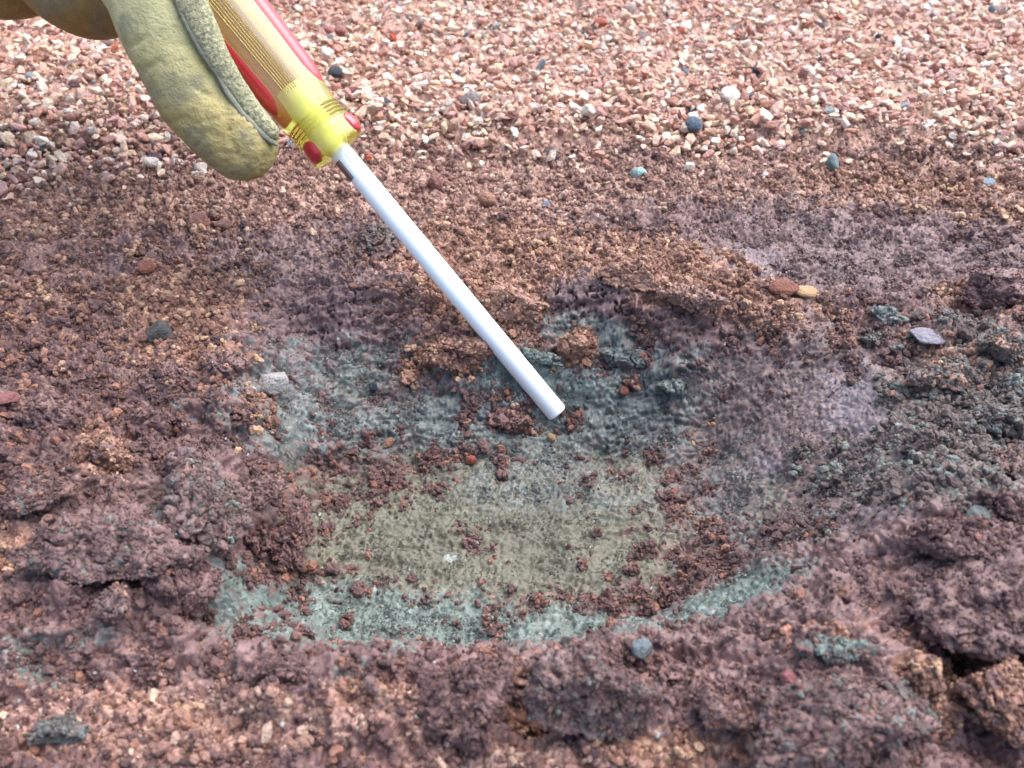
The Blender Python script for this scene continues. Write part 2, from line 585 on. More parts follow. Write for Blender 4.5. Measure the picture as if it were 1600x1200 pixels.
gx = axis(-0.205, 0.205, 0.00047, -60, 60, 0.0006, 1.045)
gy0 = axis(0.088, 0.37, 0.00047, -60, 0.37, 0.0008, 1.06)
gy1 = np.arange(0.371, 0.47, 0.0010)
s = 0.004; y = gy1[-1]; gy2 = []
while y < 90:
    y += s; gy2.append(y)
    if y > 0.75: s *= 1.12
gy0 = gy0[gy0 <= 0.3705]
gy = np.concatenate([gy0, gy1, gy2])
NX, NY = len(gx), len(gy)
X, Y = np.meshgrid(gx, gy)
X = X.ravel(); Y = Y.ravel()
Z, T = hbase(X, Y)
P0 = np.stack([X, Y, Z], 1)
ppx, ppy, pz = project(P0)
far = (pz < 0.02)
ppx = np.where(far, 800, np.clip(ppx, -3000, 5000)); ppy = np.where(far, 1500, np.clip(ppy, -500, 4000))

local = (np.abs(X) < 0.6) & (Y > -0.05) & (Y < 1.2)
XW, YW = X, Y
X = X + HOLE * (1 - T) * np.clip((X - 0.005) / 0.16, -1, 1) * 1.2 * local
Y = Y + HOLE * (1 - T) * np.clip((Y - 0.215) / 0.10, -1, 1) * 1.2 * local
d1, id1 = domes2(X / 0.0016, Y / 0.0016, 21)
d2, id2 = domes2(X / 0.0032 + .3 * noise2(X * 700, Y * 700, 9), Y / 0.0032 + .3 * noise2(X * 700 + 5, Y * 700, 10), 22)
d3, id3 = domes2(X / 0.0085 + 0.25 * noise2(X * 300, Y * 300, 8), Y / 0.0085, 23, .35, .8)
r_grain = (id1 * 0.6 + id2 * 0.4 + 0.5 * noise2(X * 900, Y * 900, 31)) % 1.0
r_kind = np.clip(0.5 + 0.9 * noise2(X * 260, Y * 260, 33) + 0.5 * (id2 - 0.5), 0.001, 0.999)
kind = soil_kind(ppx, ppy, X, Y, r_kind)
W = MARR[kind]
# soften the roughness/relief parameters across patch borders, keep colours grain by grain
def blur(a, it=3):
    a = a.reshape(NY, NX).copy()
    for _ in range(it):
        a[1:-1] = (a[:-2] + 2 * a[1:-1] + a[2:]) / 4
        a[:, 1:-1] = (a[:, :-2] + 2 * a[:, 1:-1] + a[:, 2:]) / 4
    return a.ravel()
fine, mid, lump, crack = [blur(W[:, 11 + i], 5) for i in range(4)]
rough = blur(W[:, 10], 4)
wet = fbm2(X * 60, Y * 60, 2, 44)
rough = np.clip(rough - 0.08 * wet, 0.22, 0.9)

# relief
lumps = fbm2(X * 75, Y * 75, 4, 90, 0.55)
ridged = 1 - np.abs(fbm2(X * 110, Y * 110, 3, 95))
strata = noise2(X * 28 + 0.6 * noise2(X * 60, Y * 60, 7), (Y - 0.35 * Z + 0.004 * noise2(X * 40, Y * 40, 3)) * 210, 97)
cr = 1 - np.abs(fbm2(X * 55 + 0.3 * noise2(X * 200, Y * 200, 4), (Y - 0.4 * Z) * 150, 3, 98))
crk = smooth(0.90, 0.99, cr)
patchy = smooth(-0.15, 0.35, fbm2(X * 48, Y * 48, 3, 40))
crag = fbm2(X * 190, Y * 190, 4, 140, .62)
disp = (0.0017 * lumps * lump + 0.0007 * crag * (mid + fine) + 0.0011 * (d3 - 0.4) * lump * patchy + 0.0016 * (d2 - 0.3) * mid + 0.00085 * (d1 - 0.3) * fine
        - 0.0022 * crk * crack + 0.0012 * strata * np.clip(crack, 0, 1)
        + 0.0007 * fbm2(X * 620, Y * 620, 3, 77))
disp = np.where(local, disp, 0.0)
# normal of the smooth shape
Zg = Z.reshape(NY, NX)
dzx = np.gradient(Zg, gx, axis=1).ravel(); dzy = np.gradient(Zg, gy, axis=0).ravel()
N = np.stack([-dzx, -dzy, np.ones_like(dzx)], 1)
N /= np.linalg.norm(N, axis=1)[:, None]
V = P0 + N * disp[:, None]

c1, c2, c3, sh = W[:, 0:3], W[:, 3:6], W[:, 6:9], W[:, 9]
mixv = np.clip(0.5 + 0.9 * (id1 - 0.5) + 0.7 * (id2 - 0.5) + 0.35 * noise2(X * 120, Y * 120, 35), 0, 1)[:, None]
colr = c1 * mixv + c2 * (1 - mixv)
acc = (((id1 * 17.3 + id2 * 5.1) % 1.0) < sh)[:, None]
colr = np.where(acc, c3 * 0.75 + colr * 0.25, colr)
colr = colr * (1 + 0.16 * fbm2(X * 35, Y * 35, 3, 37))[:, None]
X, Y = XW, YW

idx = np.arange(NX * NY).reshape(NY, NX)
quads = np.stack([idx[:-1, :-1].ravel(), idx[:-1, 1:].ravel(), idx[1:, 1:].ravel(), idx[1:, :-1].ravel()], 1)
soil_mat = soil_material()
gme = mesh_from('ground', V, quads, True)
set_col(gme, colr)
ra = gme.attributes.new('rough', 'FLOAT', 'POINT')
ra.data.foreach_set('value', rough.astype(np.float32))
ground = link('ground', gme, soil_mat)
tag(ground, kind='structure')

ZS = V[:, 2].reshape(NY, NX)


def surf(x, y):
    """height of the finished ground sheet"""
    x = np.asarray(x, float); y = np.asarray(y, float)
    i = np.clip(np.searchsorted(gx, x) - 1, 0, NX - 2); j = np.clip(np.searchsorted(gy, y) - 1, 0, NY - 2)
    u = (x - gx[i]) / (gx[i + 1] - gx[i]); v = (y - gy[j]) / (gy[j + 1] - gy[j])
    return (ZS[j, i] * (1 - u) * (1 - v) + ZS[j, i + 1] * u * (1 - v) + ZS[j + 1, i] * (1 - u) * v + ZS[j + 1, i + 1] * u * v)


def nrm(x, y):
    i = np.clip(np.searchsorted(gx, x), 0, NX - 1); j = np.clip(np.searchsorted(gy, y), 0, NY - 1)
    return N[j * NX + i]


# ------------------------------------------------------------------ gravel bed
st_inst = grain_material('gravel_small', 'instance', 0.5, 1.3, 0.78, 1.2, 0.06, 0.4)
st_obj = grain_material('gravel_stone', 'object', 0.5, 1.3, 0.78, 1.2, 0.06, 0.4)
gmesh = [hull_stone(500 + i, random.choice((18, 22, 28)), random.uniform(.2, .9)) for i in range(22)]
gprotos = []
for me in gmesh[:14]:
    m2 = me.copy(); m2.materials.append(st_inst)
    gprotos.append(bpy.data.objects.new('gravel_kind', m2))
for me in gmesh: me.materials.append(st_obj)
GP = np.array([lin(c) for c in [(232, 194, 173), (220, 174, 154), (234, 211, 188), (207, 154, 132), (234, 220, 199), (224, 183, 166),
                                (195, 145, 130), (228, 198, 164), (213, 166, 156), (187, 134, 113), (234, 220, 206), (180, 137, 127),
                                (230, 203, 190), (234, 200, 171), (222, 180, 154), (234, 206, 179)]])
GA = np.array([lin(c) for c in [(70, 76, 90), (132, 140, 146), (120, 80, 84), (140, 150, 148), (100, 70, 74), (226, 220, 206), (182, 84, 62)]])


def gravel_cloud(n, y0, y1, smin, smax, layer):
    gy_ = y0 + (y1 - y0) * rng.random(n) ** 1.25
    gx_ = rng.uniform(-1, 1, n) * (0.30 + 0.62 * gy_)
    edge = 0.425 + 0.014 * noise2(gx_ * 14, gy_ * 0 + 3, 61) + 0.010 * noise2(gx_ * 60, gy_ * 60, 62)
    edge = edge - 0.05 * smooth(-0.10, -0.30, gx_) + 0.0
    k = gy_ > edge + np.where(rng.random(n) < .8, rng.normal(size=n) * 0.005, -0.03 * rng.random(n))
    gx_, gy_ = gx_[k], gy_[k]
    n = len(gx_)
    sz = rng.uniform(0, 1, n) ** 2.0 * (smax - smin) + smin
    return gx_, gy_, sz


lx, ly, ls = [], [], []
for (n_, a0, a1, s0, s1, lay) in [(48000, 0.37, 1.9, .0020, .0035, 0), (38000, 0.37, 1.6, .0019, .0039, 1), (34000, .37, 1.1, .0010, .0021, 1)]:
    a, b_, c_ = gravel_cloud(n_, a0, a1, s0, s1, lay)
    lx.append(a); ly.append(b_); ls.append(np.stack([c_, np.full(len(c_), lay)], 1))
lx, ly, ls = np.concatenate(lx), np.concatenate(ly), np.concatenate(ls)
n = len(lx)
lz = surf(lx, ly) + np.where(ls[:, 1] == 0, 0.15, 0.75) * ls[:, 0] + np.where(ls[:, 1] == 0, 0, 0.0016) + rng.normal(size=n) * .0006
gpts = np.stack([lx, ly, lz], 1)
grot = np.stack([rng.normal(size=n) * .5, rng.normal(size=n) * .5, rng.uniform(0, 6.28, n)], 1)
gscl = ls[:, :1] * np.stack([rng.uniform(.9, 1.3, n), rng.uniform(.8, 1.1, n), rng.uniform(.7, 1.05, n)], 1)
gt = GP[rng.integers(0, len(GP), n)] * np.exp(0.12 * rng.normal(size=(n, 1)))
am = rng.random(n) < 0.022
gt[am] = GA[rng.integers(0, len(GA), am.sum())]
px_, py_, pd_ = project(gpts)
inview = (px_ > 10) & (px_ < 1590) & (py_ > 4) & (ls[:, 1] == 1) & ~((px_ < 560) & (py_ < 300) & (px_ < 560 - 0.2 * py_) & (px_ > 1.0 * py_ * 0 - 1) & (py_ < 60 + 0.95 * (px_ - 20)) & (px_ < 320 + py_ * 1.0))
sizepx = np.where(inview, ls[:, 0] * gscl[:, 0] / ls[:, 0] / pd_ * F, -1)
top = np.argsort(-sizepx)[:300]
rest = np.ones(n, bool); rest[top] = False
bed = bpy.data.objects.new('gravel_bed', None)
col_main.objects.link(bed)
bed.location = (0, 0.5, 0)
tag(bed, kind='structure')
off = np.array([0, 0.5, 0])
gs = gn_scatter('small_gravel', gpts[rest] - off, grot[rest], gscl[rest], gt[rest], gprotos, bed)
tag(gs, kind='stuff')
for i in top:
    o = bpy.data.objects.new('stone', random.choice(gmesh))
    col_main.objects.link(o)
    o.parent = bed
    o.location = gpts[i] - off
    o.rotation_euler = grot[i]
    o.scale = gscl[i]
    o.color = (*gt[i], 1)
print('gravel', n)

# ------------------------------------------------------------------ single stones that can be told apart
def rock_mesh(seed, sub=4, cuts=9, noise=0.06, flat=1.0):
    r = np.random.default_rng(seed)
    v, f = ICO[sub]
    v = v.copy()
    for i in range(cuts):
        d = r.normal(size=3); d /= np.linalg.norm(d)
        h = r.uniform(.62, .9)
        e = v @ d - h
        v = v - np.maximum(e, 0)[:, None] * d * 0.93
    v = v + v * (noise * fbm3(v * 2.3 + seed, 4, 15))[:, None] * flat
    return mesh_from('stone', v, f, True)


rock_mat = grain_material('pebble', 'object', 0.42, 2.2, 0.72, 1.28, 0.08, 0.45)
# name, label, category, px, py, half sizes in photo px (wide, deep, tall), turn, colour, rounded?
ROCKS = [
    ('pebble', 'dark slate blue pebble in the gravel just right of the screwdriver handle', 526, 125, 12, 9, 9, 20, (50, 58, 70), 1),
    ('stone', 'pale turquoise cube shaped stone below the gravel edge at upper centre', 998, 273, 11, 9, 11, 30, (150, 186, 176), 0),
    ('stone', 'upright narrow blue green stone standing near the gravel edge on the right', 1297, 258, 9, 8, 19, 8, (112, 138, 138), 0),
    ('stone', 'thin flat blue grey stone lying at the far right below the gravel', 1541, 285, 13, 8, 5, 0, (128, 150, 164), 0),
    ('pebble', 'round steel blue pebble on the lower edge of the gravel right of centre', 1082, 206, 13, 12, 12, 0, (76, 98, 116), 1),
    ('pebble', 'small round blue pebble right of the white shaft below the gravel', 853, 320, 8, 7, 7, 0, (90, 116, 138), 1),
    ('stone', 'long tan stone lying flat between gravel and mud left of the upright blue green stone', 1131, 257, 18, 8, 7, -6, (190, 156, 118), 0),
    ('stone', 'reddish brown angular stone with a flat top below the glove', 312, 347, 19, 14, 14, 15, (136, 84, 70), 0),
    ('stone', 'low brown stone lying against the reddish brown angular stone', 350, 352, 14, 9, 7, -20, (132, 88, 78), 0),
    ('stone', 'small brick red stone in orange crumbs left of the hole', 231, 421, 13, 11, 9, 40, (150, 82, 58), 0),
    ('stone', 'dark grey wedge shaped stone half sunk in orange soil left of the hole', 252, 523, 19, 17, 20, 25, (78, 76, 72), 0),
    ('stone', 'pale grey white quartz stone on the left wall of the hole', 431, 603, 20, 17, 18, 10, (176, 170, 164), 0),
    ('pebble', 'tiny navy blue pebble in grey clay left of the white shaft', 584, 608, 7, 7, 7, 0, (34, 46, 66), 1),
    ('pebble', 'smooth tan brown pebble right of the white shaft above the orange crumbs', 760, 313, 11, 11, 13, 50, (172, 116, 86), 1),
    ('stone', 'upright rust brown stone close to the right of the white shaft', 681, 290, 9, 9, 14, 40, (142, 86, 72), 0),
    ('stone', 'bright red chip on the grey floor of the hole', 736, 720, 8, 6, 9, 0, (170, 78, 56), 0),
    ('stone', 'small tan chip on the grey clay just below the shaft tip', 861, 688, 7, 5, 8, -40, (178, 140, 98), 0),
    ('stone', 'long rust red stone on the rim of the hole right of the orange crumbs', 1222, 452, 21, 11, 9, -8, (140, 74, 52), 0),
    ('stone', 'flat yellow tan stone beside the long rust red stone on the rim', 1260, 457, 20, 9, 7, 5, (196, 150, 100), 0),
    ('stone', 'dark purple brown stone just under the gravel edge right of the handle', 861, 243, 13, 10, 11, 0, (92, 66, 72), 0),
    ('stone', 'vivid orange red stone near the top of the gravel', 937, 47, 12, 9, 8, 10, (196, 84, 58), 0),
    ('stone', 'mottled grey stone in the gravel right of the screwdriver handle', 735, 165, 18, 12, 11, 25, (142, 124, 122), 0),
    ('stone', 'smooth flat lavender grey stone jutting from crumbly soil at the right', 1446, 530, 27, 20, 9, 12, (138, 130, 142), 0),
    ('stone', 'grey green lump of stone among purple crumbs at the right edge of the photo', 1526, 796, 18, 15, 17, 0, (108, 120, 114), 0),
    ('stone', 'small pale blue chip on the purple slab at lower left', 169, 888, 9, 7, 8, 0, (140, 160, 174), 0),
    ('stone', 'blue grey stone standing in the foreground soil below the hole', 1000, 1017, 16, 14, 19, 0, (112, 126, 130), 0),
    ('stone', 'dark charcoal stone in front of the hole left of the blue grey stone', 888, 1006, 12, 10, 10, 0, (62, 64, 62), 0),
    ('stone', 'flat rose red stone at the left edge of the photo', 16, 636, 20, 13, 9, 10, (150, 88, 82), 0),
    ('stone', 'small cream white stone right under the tip of the glove', 316, 264, 10, 7, 8, 0, (206, 184, 172), 0),
    ('stone', 'large cream white stone in the gravel right of centre', 1138, 159, 16, 12, 12, 0, (226, 214, 194), 0),
    ('stone', 'cream stone in the gravel above the turquoise stone', 918, 186, 13, 9, 10, 30, (228, 212, 190), 0),
    ('stone', 'dusky pink stone on the blurred mound at the bottom right', 1228, 1062, 15, 12, 12, 0, (160, 92, 92), 0),
    ('stone', 'red brown block in the foreground soil left of the dusky pink stone', 1108, 1092, 15, 13, 15, 20, (136, 80, 76), 0),
    ('pebble', 'round red brown pebble on the grey clay right of the shaft tip', 974, 612, 8, 8, 8, 0, (130, 66, 52), 1),
    ('pebble', 'small round blue pebble at the left end of the gravel edge', 68, 237, 6, 5, 6, 0, (92, 116, 130), 1),
    ('pebble', 'pale blue pebble in the gravel left of the glove', 51, 128, 6, 6, 6, 0, (128, 154, 166), 1),
    ('stone', 'blue grey chip in the gravel at the far upper right', 1545, 27, 6, 5, 6, 0, (90, 110, 130), 0),
    ('stone', 'rosy stone in the gravel high to the right of the handle', 517, 57, 10, 8, 8, 0, (186, 108, 104), 0),
    ('stone', 'rusty stone beside the rosy stone right of the handle', 534, 57, 10, 9, 8, 60, (166, 96, 78), 0),
]
for i, (nm, lab, px, py, a, b, c, rz, colr_, rnd) in enumerate(ROCKS):
    p = hit(px, py + c * 0.55)
    d = float((p - CAM) @ FWD)
    k = d / F
    me = rock_mesh(700 + i, 3 if c < 9 else 4, 0 if rnd else 9, 0.10 if rnd else 0.07)
    me.materials.append(rock_mat)
    o = link(nm, me)
    fore = 1.0 if py > 500 else 1.25
    rs_ = 0.86 if (rnd or py < 240) else 1.0
    o.scale = (a * k * 1.12 * rs_, b * k * 1.3 * fore * rs_, c * k * 1.05 * rs_)
    gz = surf(p[0], p[1])
    lift = 0.004 if py < 235 else 0.0006
    nz_ = float(nrm(p[0], p[1])[2])
    o.location = (p[0], p[1], gz + c * k * (0.42 if py < 400 else 0.62) / max(nz_, .45) + lift)
    o.rotation_euler = (random.uniform(-.15, .15), random.uniform(-.15, .15), math.radians(rz))
    g_ = sum(colr_) / 3
    o.color = (*lin([g_ + (c_ - g_) * .78 for c_ in colr_]), 1)
    tag(o, lab, nm)

# ------------------------------------------------------------------ clods of soil
clod_mat = grain_material('clod', 'mesh', 0.45, 800, 0.66, 1.34, 0.0012, 0.45)


def clod_mesh(seed, size, mat, mat2=None, share=0.3, rough_=1.0):
    """rough lump; size = half axes in metres"""
    size = np.asarray(size, float)
    big = max(size)
    v, f = ICO[6 if big > 0.010 else 5]
    n0 = v.copy()
    r = np.random.default_rng(seed)
    v = v.copy()
    for i in range(12):
        d = r.normal(size=3); d /= np.linalg.norm(d)
        e = v @ d - r.uniform(.42, .8)
        v = v - np.maximum(e, 0)[:, None] * d * 0.92
    v = v * (1 + 0.20 * fbm3(n0 * 1.6 + seed * 1.7, 4, 17))[:, None] * 1.12
    P = v * size
    nn = n0 / size; nn /= np.linalg.norm(nn, axis=1)[:, None]
    q = P / 0.0042 + seed
    g1, gid = domes3(P / 0.0040 + seed, 3); g2, gid2 = domes3(P / 0.0017 + seed, 4)
    P = P + nn * (rough_ * (0.0005 * (g1 - 0.3) + 0.0006 * (g2 - .3) + 0.0011 * fbm3(q * 0.9, 4, 6, .6) + 0.00035 * noise3(q * 8, 8) - 0.0026 * smooth(.90, .99, 1 - np.abs(fbm3(q * 0.45 + 5, 2, 9)))))[:, None]
    A = MARR[MI[mat]]; B = MARR[MI[mat2 or mat]]
    s_ = (noise3(P / 0.004 + seed, 12) + 0.4 * noise3(P / 0.0013, 13) > (0.55 - share))[:, None]
    mixv = np.clip(.5 + .6 * (gid2 - .5) + .6 * (gid - .5) + .5 * noise3(P / 0.0012 + 3, 14) + .4 * noise3(P / .006, 16), 0, 1)[:, None]
    ca = A[0:3] * mixv + A[3:6] * (1 - mixv)
    cb = B[0:3] * mixv + B[3:6] * (1 - mixv)
    accm = (noise3(P / 0.0014 + 7, 18) > 0.52)[:, None]
    c = np.where(s_ if mat2 else False, cb, ca)
    c = np.where(accm, A[6:9], c)
    me = mesh_from('clod', P, f, True)
    set_col(me, c)
    return me


# label, px, py (centre), half width px, half height px, depth ratio, turn, tilt x, kind, second kind, share
CLODS = [
    ('large dark purple clod overhanging a shadow at the right edge', 1572, 452, 62, 40, 1.1, 5, 0, 'purple', 'redbrn', .3),
    ('knobbly purple clod with a grey top on the left rim of the hole', 325, 785, 62, 62, .9, 10, 0, 'purple', 'grumb', .35),
    ('narrow purple clod leaning over a dark gap left of the hole', 408, 775, 36, 26, .8, -35, 0, 'purple', 'redbrn', .2),
    ('upright purple clod on the left side of the hole floor', 458, 835, 30, 46, .7, 10, 0, 'redbrn', 'purple', .4),
    ('small blocky purple clod above the knobbly clod on the left rim', 282, 728, 30, 22, .9, -10, 0, 'smooth', 'purple', .4),
    ('broad flat slab of purple soil tilted over dark cavities at lower left', 175, 865, 140, 46, 1.1, 12, 0, 'purple', 'teal', .12),
    ('purple clod sloping away beside the broad slab at lower left', 290, 920, 60, 44, .8, 30, 0, 'purple', 'redbrn', .3),
    ('small pinkish purple clod under the broad slab at lower left', 185, 945, 28, 26, .8, 0, 0, 'smooth', 'orange', .15),
    ('grey green crumbly clod in the bottom left corner', 92, 1140, 34, 24, .9, 0, 0, 'green', 'grumb', .4),
    ('rounded purple clod left of the dark arch at bottom centre', 738, 1080, 74, 56, .8, -10, 0, 'purple', 'redbrn', .3),
    ('long purple slab leaning right of the dark arch at bottom centre', 935, 1085, 96, 56, .8, 24, 0, 'purple', 'grumb', .3),
    ('wide blurred purple mound with grey specks at the bottom right', 1290, 1110, 150, 78, .9, 0, 0, 'purple', 'grumb', .2),
    ('grey green clod on the right of the wide blurred mound', 1412, 1110, 44, 32, .8, 20, 0, 'grumb', 'teal', .3),
    ('big layered purple clod with a ledge at the right foreground', 1510, 930, 118, 74, .9, 0, 0, 'purple', 'smooth', .3),
    ('purple clod on top of the big layered clod at the right', 1490, 838, 86, 30, .9, 5, 0, 'purple', 'redbrn', .25),
    ('crumbly orange clod hanging below the big layered clod', 1425, 1050, 34, 44, .8, 10, 0, 'orange', 'purple', .2),
    ('orange and purple clod in the corner at the lower right', 1550, 1080, 60, 56, .8, -15, 0, 'orange', 'purple', .45),
    ('long low grey green clod in the right foreground above the blurred mound', 1300, 1018, 62, 15, .7, -6, 0, 'teal', 'purple', .3),
    ('dark purple clod with a hollow underside right of the blue grey stone', 1030, 1050, 46, 22, .8, 10, 0, 'redbrn', 'purple', .4),
    ('purple clod in the foreground left of the wide blurred mound', 1130, 1110, 40, 34, .8, 0, 0, 'purple', 'redbrn', .3),
    ('green grey crumbly clod on the right rim of the hole', 1388, 492, 27, 19, .9, 0, 0, 'green', 'teal', .35),
    ('smaller green grey clod below the one on the right rim', 1368, 528, 22, 13, .9, 0, 0, 'grumb', 'teal', .4),
    ('orange crumb cluster hanging on the back wall right of the shaft', 905, 538, 36, 22, .8, -20, 0, 'orange', 'orange', .2),
    ('orange crumb cluster clinging to the back wall left of the shaft', 712, 545, 48, 28, .7, 15, 0, 'orange', 'redbrn', .3),
    ('orange crumb heap on the rim above the shaft', 790, 470, 52, 30, .8, 10, 0, 'orange', 'pink', .3),
    ('orange crumb heap on the rim right of the strip of bare strata', 1000, 425, 60, 26, .8, 12, 0, 'orange', 'pink', .3),
    ('pinkish orange crumb heap at the right end of the back rim', 1085, 470, 44, 26, .8, 12, 0, 'pink', 'purple', .3),
    ('small orange crumb cluster on grey clay left of the shaft', 640, 592, 12, 12, .8, 0, 0, 'orange', 'orange', .2),
    ('grey blue clay lump behind the shaft near its tip', 835, 560, 40, 11, .6, 15, 0, 'teal', 'green', .4),
    ('grey green crusty clay ledge on the back wall right of the shaft', 985, 560, 60, 13, .7, 8, 0, 'green', 'teal', .3),
    ('small grey green crumb lump on clay right of the shaft tip', 1052, 603, 24, 12, .8, 0, 0, 'green', 'teal', .35),
    ('rust red crumb clod on clay just right of the round red pebble', 990, 600, 13, 11, .8, 0, 0, 'orange', 'redbrn', .5),
    ('dark red crumb pile under the shaft tip', 795, 655, 30, 20, .8, 0, 0, 'redbrn', 'orange', .2),
    ('orange tan clod in purple crumbs at the left', 166, 706, 40, 28, .9, 0, 0, 'orange', 'smooth', .35),
    ('purple clod at the top of the left wall beside orange crumbs', 345, 570, 34, 22, .9, 0, 0, 'purple', 'orange', .25),
    ('brown clod with orange flecks on the left wall under the quartz stone', 378, 640, 30, 22, .8, 0, 0, 'redbrn', 'orange', .35),
    ('grey purple mud lump left of the shaft above the hole', 590, 378, 36, 26, .9, 0, 0, 'grumb', 'purple', .5),
    ('small dark purple clod on the olive floor at right', 986, 893, 14, 8, .8, 0, 0, 'redbrn', 'redbrn', .2),
    ('small dark red clod on the olive floor right of centre', 908, 882, 12, 8, .8, 0, 0, 'redbrn', 'redbrn', .2),
    ('dark red crumb clod on the teal clay at the front of the hole', 470, 985, 20, 12, .8, 20, 0, 'redbrn', 'redbrn', .2),
    ('dark red crumb clod on the teal clay right of its larger neighbour', 545, 972, 11, 11, .8, 0, 0, 'redbrn', 'redbrn', .2),
    ('grey green clod with purple crumbs at the right edge beside the lump of stone', 1580, 800, 36, 32, .8, 0, 0, 'redbrn', 'purple', .4),
    ('lumpy purple brown clod left of the quartz stone and below the dark wedge stone', 255, 590, 44, 30, .9, -10, 0, 'purple', 'orange', .15),
    ('reddish purple clod with a flat top between the orange tan clod and the left rim', 235, 665, 40, 26, .9, 15, 0, 'redbrn', 'purple', .4),
    ('dusky purple clod near the left edge beside the flat rose red stone', 75, 650, 44, 26, .9, 8, 0, 'purple', 'redbrn', .3),
    ('dark purple lump at the left edge above the broad flat slab', 60, 770, 46, 30, .9, -12, 0, 'redbrn', 'teal', .15),
    ('brown purple lump at the far right below the dark purple overhanging clod', 1560, 545, 44, 26, .9, 10, 0, 'grumb', 'orange', .3),
    ('grey purple lump on the right slope between the smooth grey smear and the crumbs', 1440, 690, 40, 22, .9, -12, 0, 'grumb', 'purple', .4),
    ('red purple lump at the right edge above the grey green clod', 1575, 730, 40, 32, .9, 0, 0, 'redbrn', 'grumb', .35),
    ('small broken purple clod on the front rim at centre below the teal clay', 690, 1030, 36, 18, .9, 5, 0, 'redbrn', 'purple', .4),
    ('small purple clod on the front rim at left below the teal clay', 440, 1040, 40, 20, .9, -8, 0, 'purple', 'redbrn', .4),
    ('purple grey crumb clod below the flat lavender stone', 1480, 600, 56, 26, .8, 0, 0, 'grumb', 'orange', .25),
    ('grey green crumb clod near the right edge below the orange crumbs', 1545, 650, 46, 26, .8, 0, 0, 'grumb', 'green', .4),
]
CLOD_PTS = []
for i, (lab, px, py, hw, hh, dr, rz, tx, m1, m2, shr) in enumerate(CLODS):
    p = hit(px, py + hh * 0.45)
    d = float((p - CAM) @ FWD)
    k = d / F
    size = np.array([hw * k, 1.1 * hh * k, hh * k * 0.90])
    me = clod_mesh(900 + i, size * 1.08, m1, m2, shr, 0.6 if hw < 20 else 1.0)
    me.materials.append(clod_mat)
    o = link('clod', me)
    z0 = hbase(np.array([p[0]]), np.array([p[1]]))[0][0]
    o.location = (p[0], p[1], z0 + size[2] * (0.62 if py > 820 else 0.5))
    o.rotation_euler = (0, math.radians(rz) * 0.5, -math.radians(rz) * 0.6)
    tag(o, lab, 'soil clod')
    vv = np.empty(len(me.vertices) * 3); me.vertices.foreach_get('co', vv); vv = vv.reshape(-1, 3)
    vn = np.empty(len(me.vertices) * 3); me.vertices.foreach_get('normal', vn); vn = vn.reshape(-1, 3)
    RM = np.array(o.rotation_euler.to_matrix())
    vv = vv @ RM.T + np.array(o.location); vn = vn @ RM.T
    cand = np.where((vn[:, 2] > -0.2) & (vv[:, 2] > z0 - .002))[0]
    nc_ = int(min(2200, 4 * hw * hh * .10)) if len(cand) else 0
    pk = rng.choice(cand, nc_)
    CLOD_PTS.append((vv[pk], vn[pk], np.where((rng.random(nc_) < shr)[:, None], MARR[MI[m2]], MARR[MI[m1]]), nc_))

# ------------------------------------------------------------------ crumbs of soil (uncountable)
crumb_mat = grain_material('crumb', 'instance', 0.45, 1.2, 0.75, 1.25, 0.05, 0.45)
protos = []
for i in range(12):
    me = hull_stone(300 + i, 16, .3) if i < 5 else crumb_mesh(300 + i, random.choice((3, 4, 5)))
    me.materials.append(crumb_mat)
    protos.append(bpy.data.objects.new('crumb_kind', me))
NC = 2900000
cx_ = rng.uniform(-0.36, 0.36, NC); cy_ = 0.04 + 0.41 * rng.random(NC) ** 0.9
cz_, ct_ = hbase(cx_, cy_)
q = np.stack([cx_, cy_, cz_], 1)
qx, qy, qd = project(q)
ok = (qx > -600) & (qx < 2200) & (qy > 180) & (qy < 1800)
cx_, cy_, qx, qy, qd, q = cx_[ok], cy_[ok], qx[ok], qy[ok], qd[ok], q[ok]
rk = np.clip(0.5 + 0.9 * noise2(cx_ * 260, cy_ * 260, 33) + 0.3 * (rng.random(len(cx_)) - 0.5), .001, .999)
ck = soil_kind(qx, qy, cx_, cy_, rk, True)
w = MARR[ck]
dens = w[:, 15] * (0.10 + 1.5 * smooth(-0.05, 0.45, fbm2(cx_ * 95, cy_ * 95, 3, 40)))
keep = rng.random(len(cx_)) < np.clip(dens * 0.42, 0, 1)
cx_, cy_, w, qd, ck = cx_[keep], cy_[keep], w[keep], qd[keep], ck[keep]
n = len(cx_)
size = w[:, 16] * 0.001 * 0.36 * np.exp(w[:, 17] * 0.75 * rng.normal(size=n))
size = np.clip(size, 0.00026, 0.0026)
cn = nrm(cx_, cy_)
pos = np.stack([cx_, cy_, surf(cx_, cy_)], 1) + cn * (size * rng.uniform(-0.1, 0.6, n))[:, None]
mx = rng.random(n)[:, None]
tint = w[:, 0:3] * mx + w[:, 3:6] * (1 - mx)
tint = np.where(rng.random((n, 1)) < w[:, 9:10] * 1.6, w[:, 6:9], tint)
tint = tint * np.exp(0.16 * rng.normal(size=(n, 1)))
glint = (rng.random(n) < 0.012) & (size < 0.0007)
tint[glint] = lin((196, 200, 200))  # wet sparkle painted as a near-white tint on a few tiny crumbs
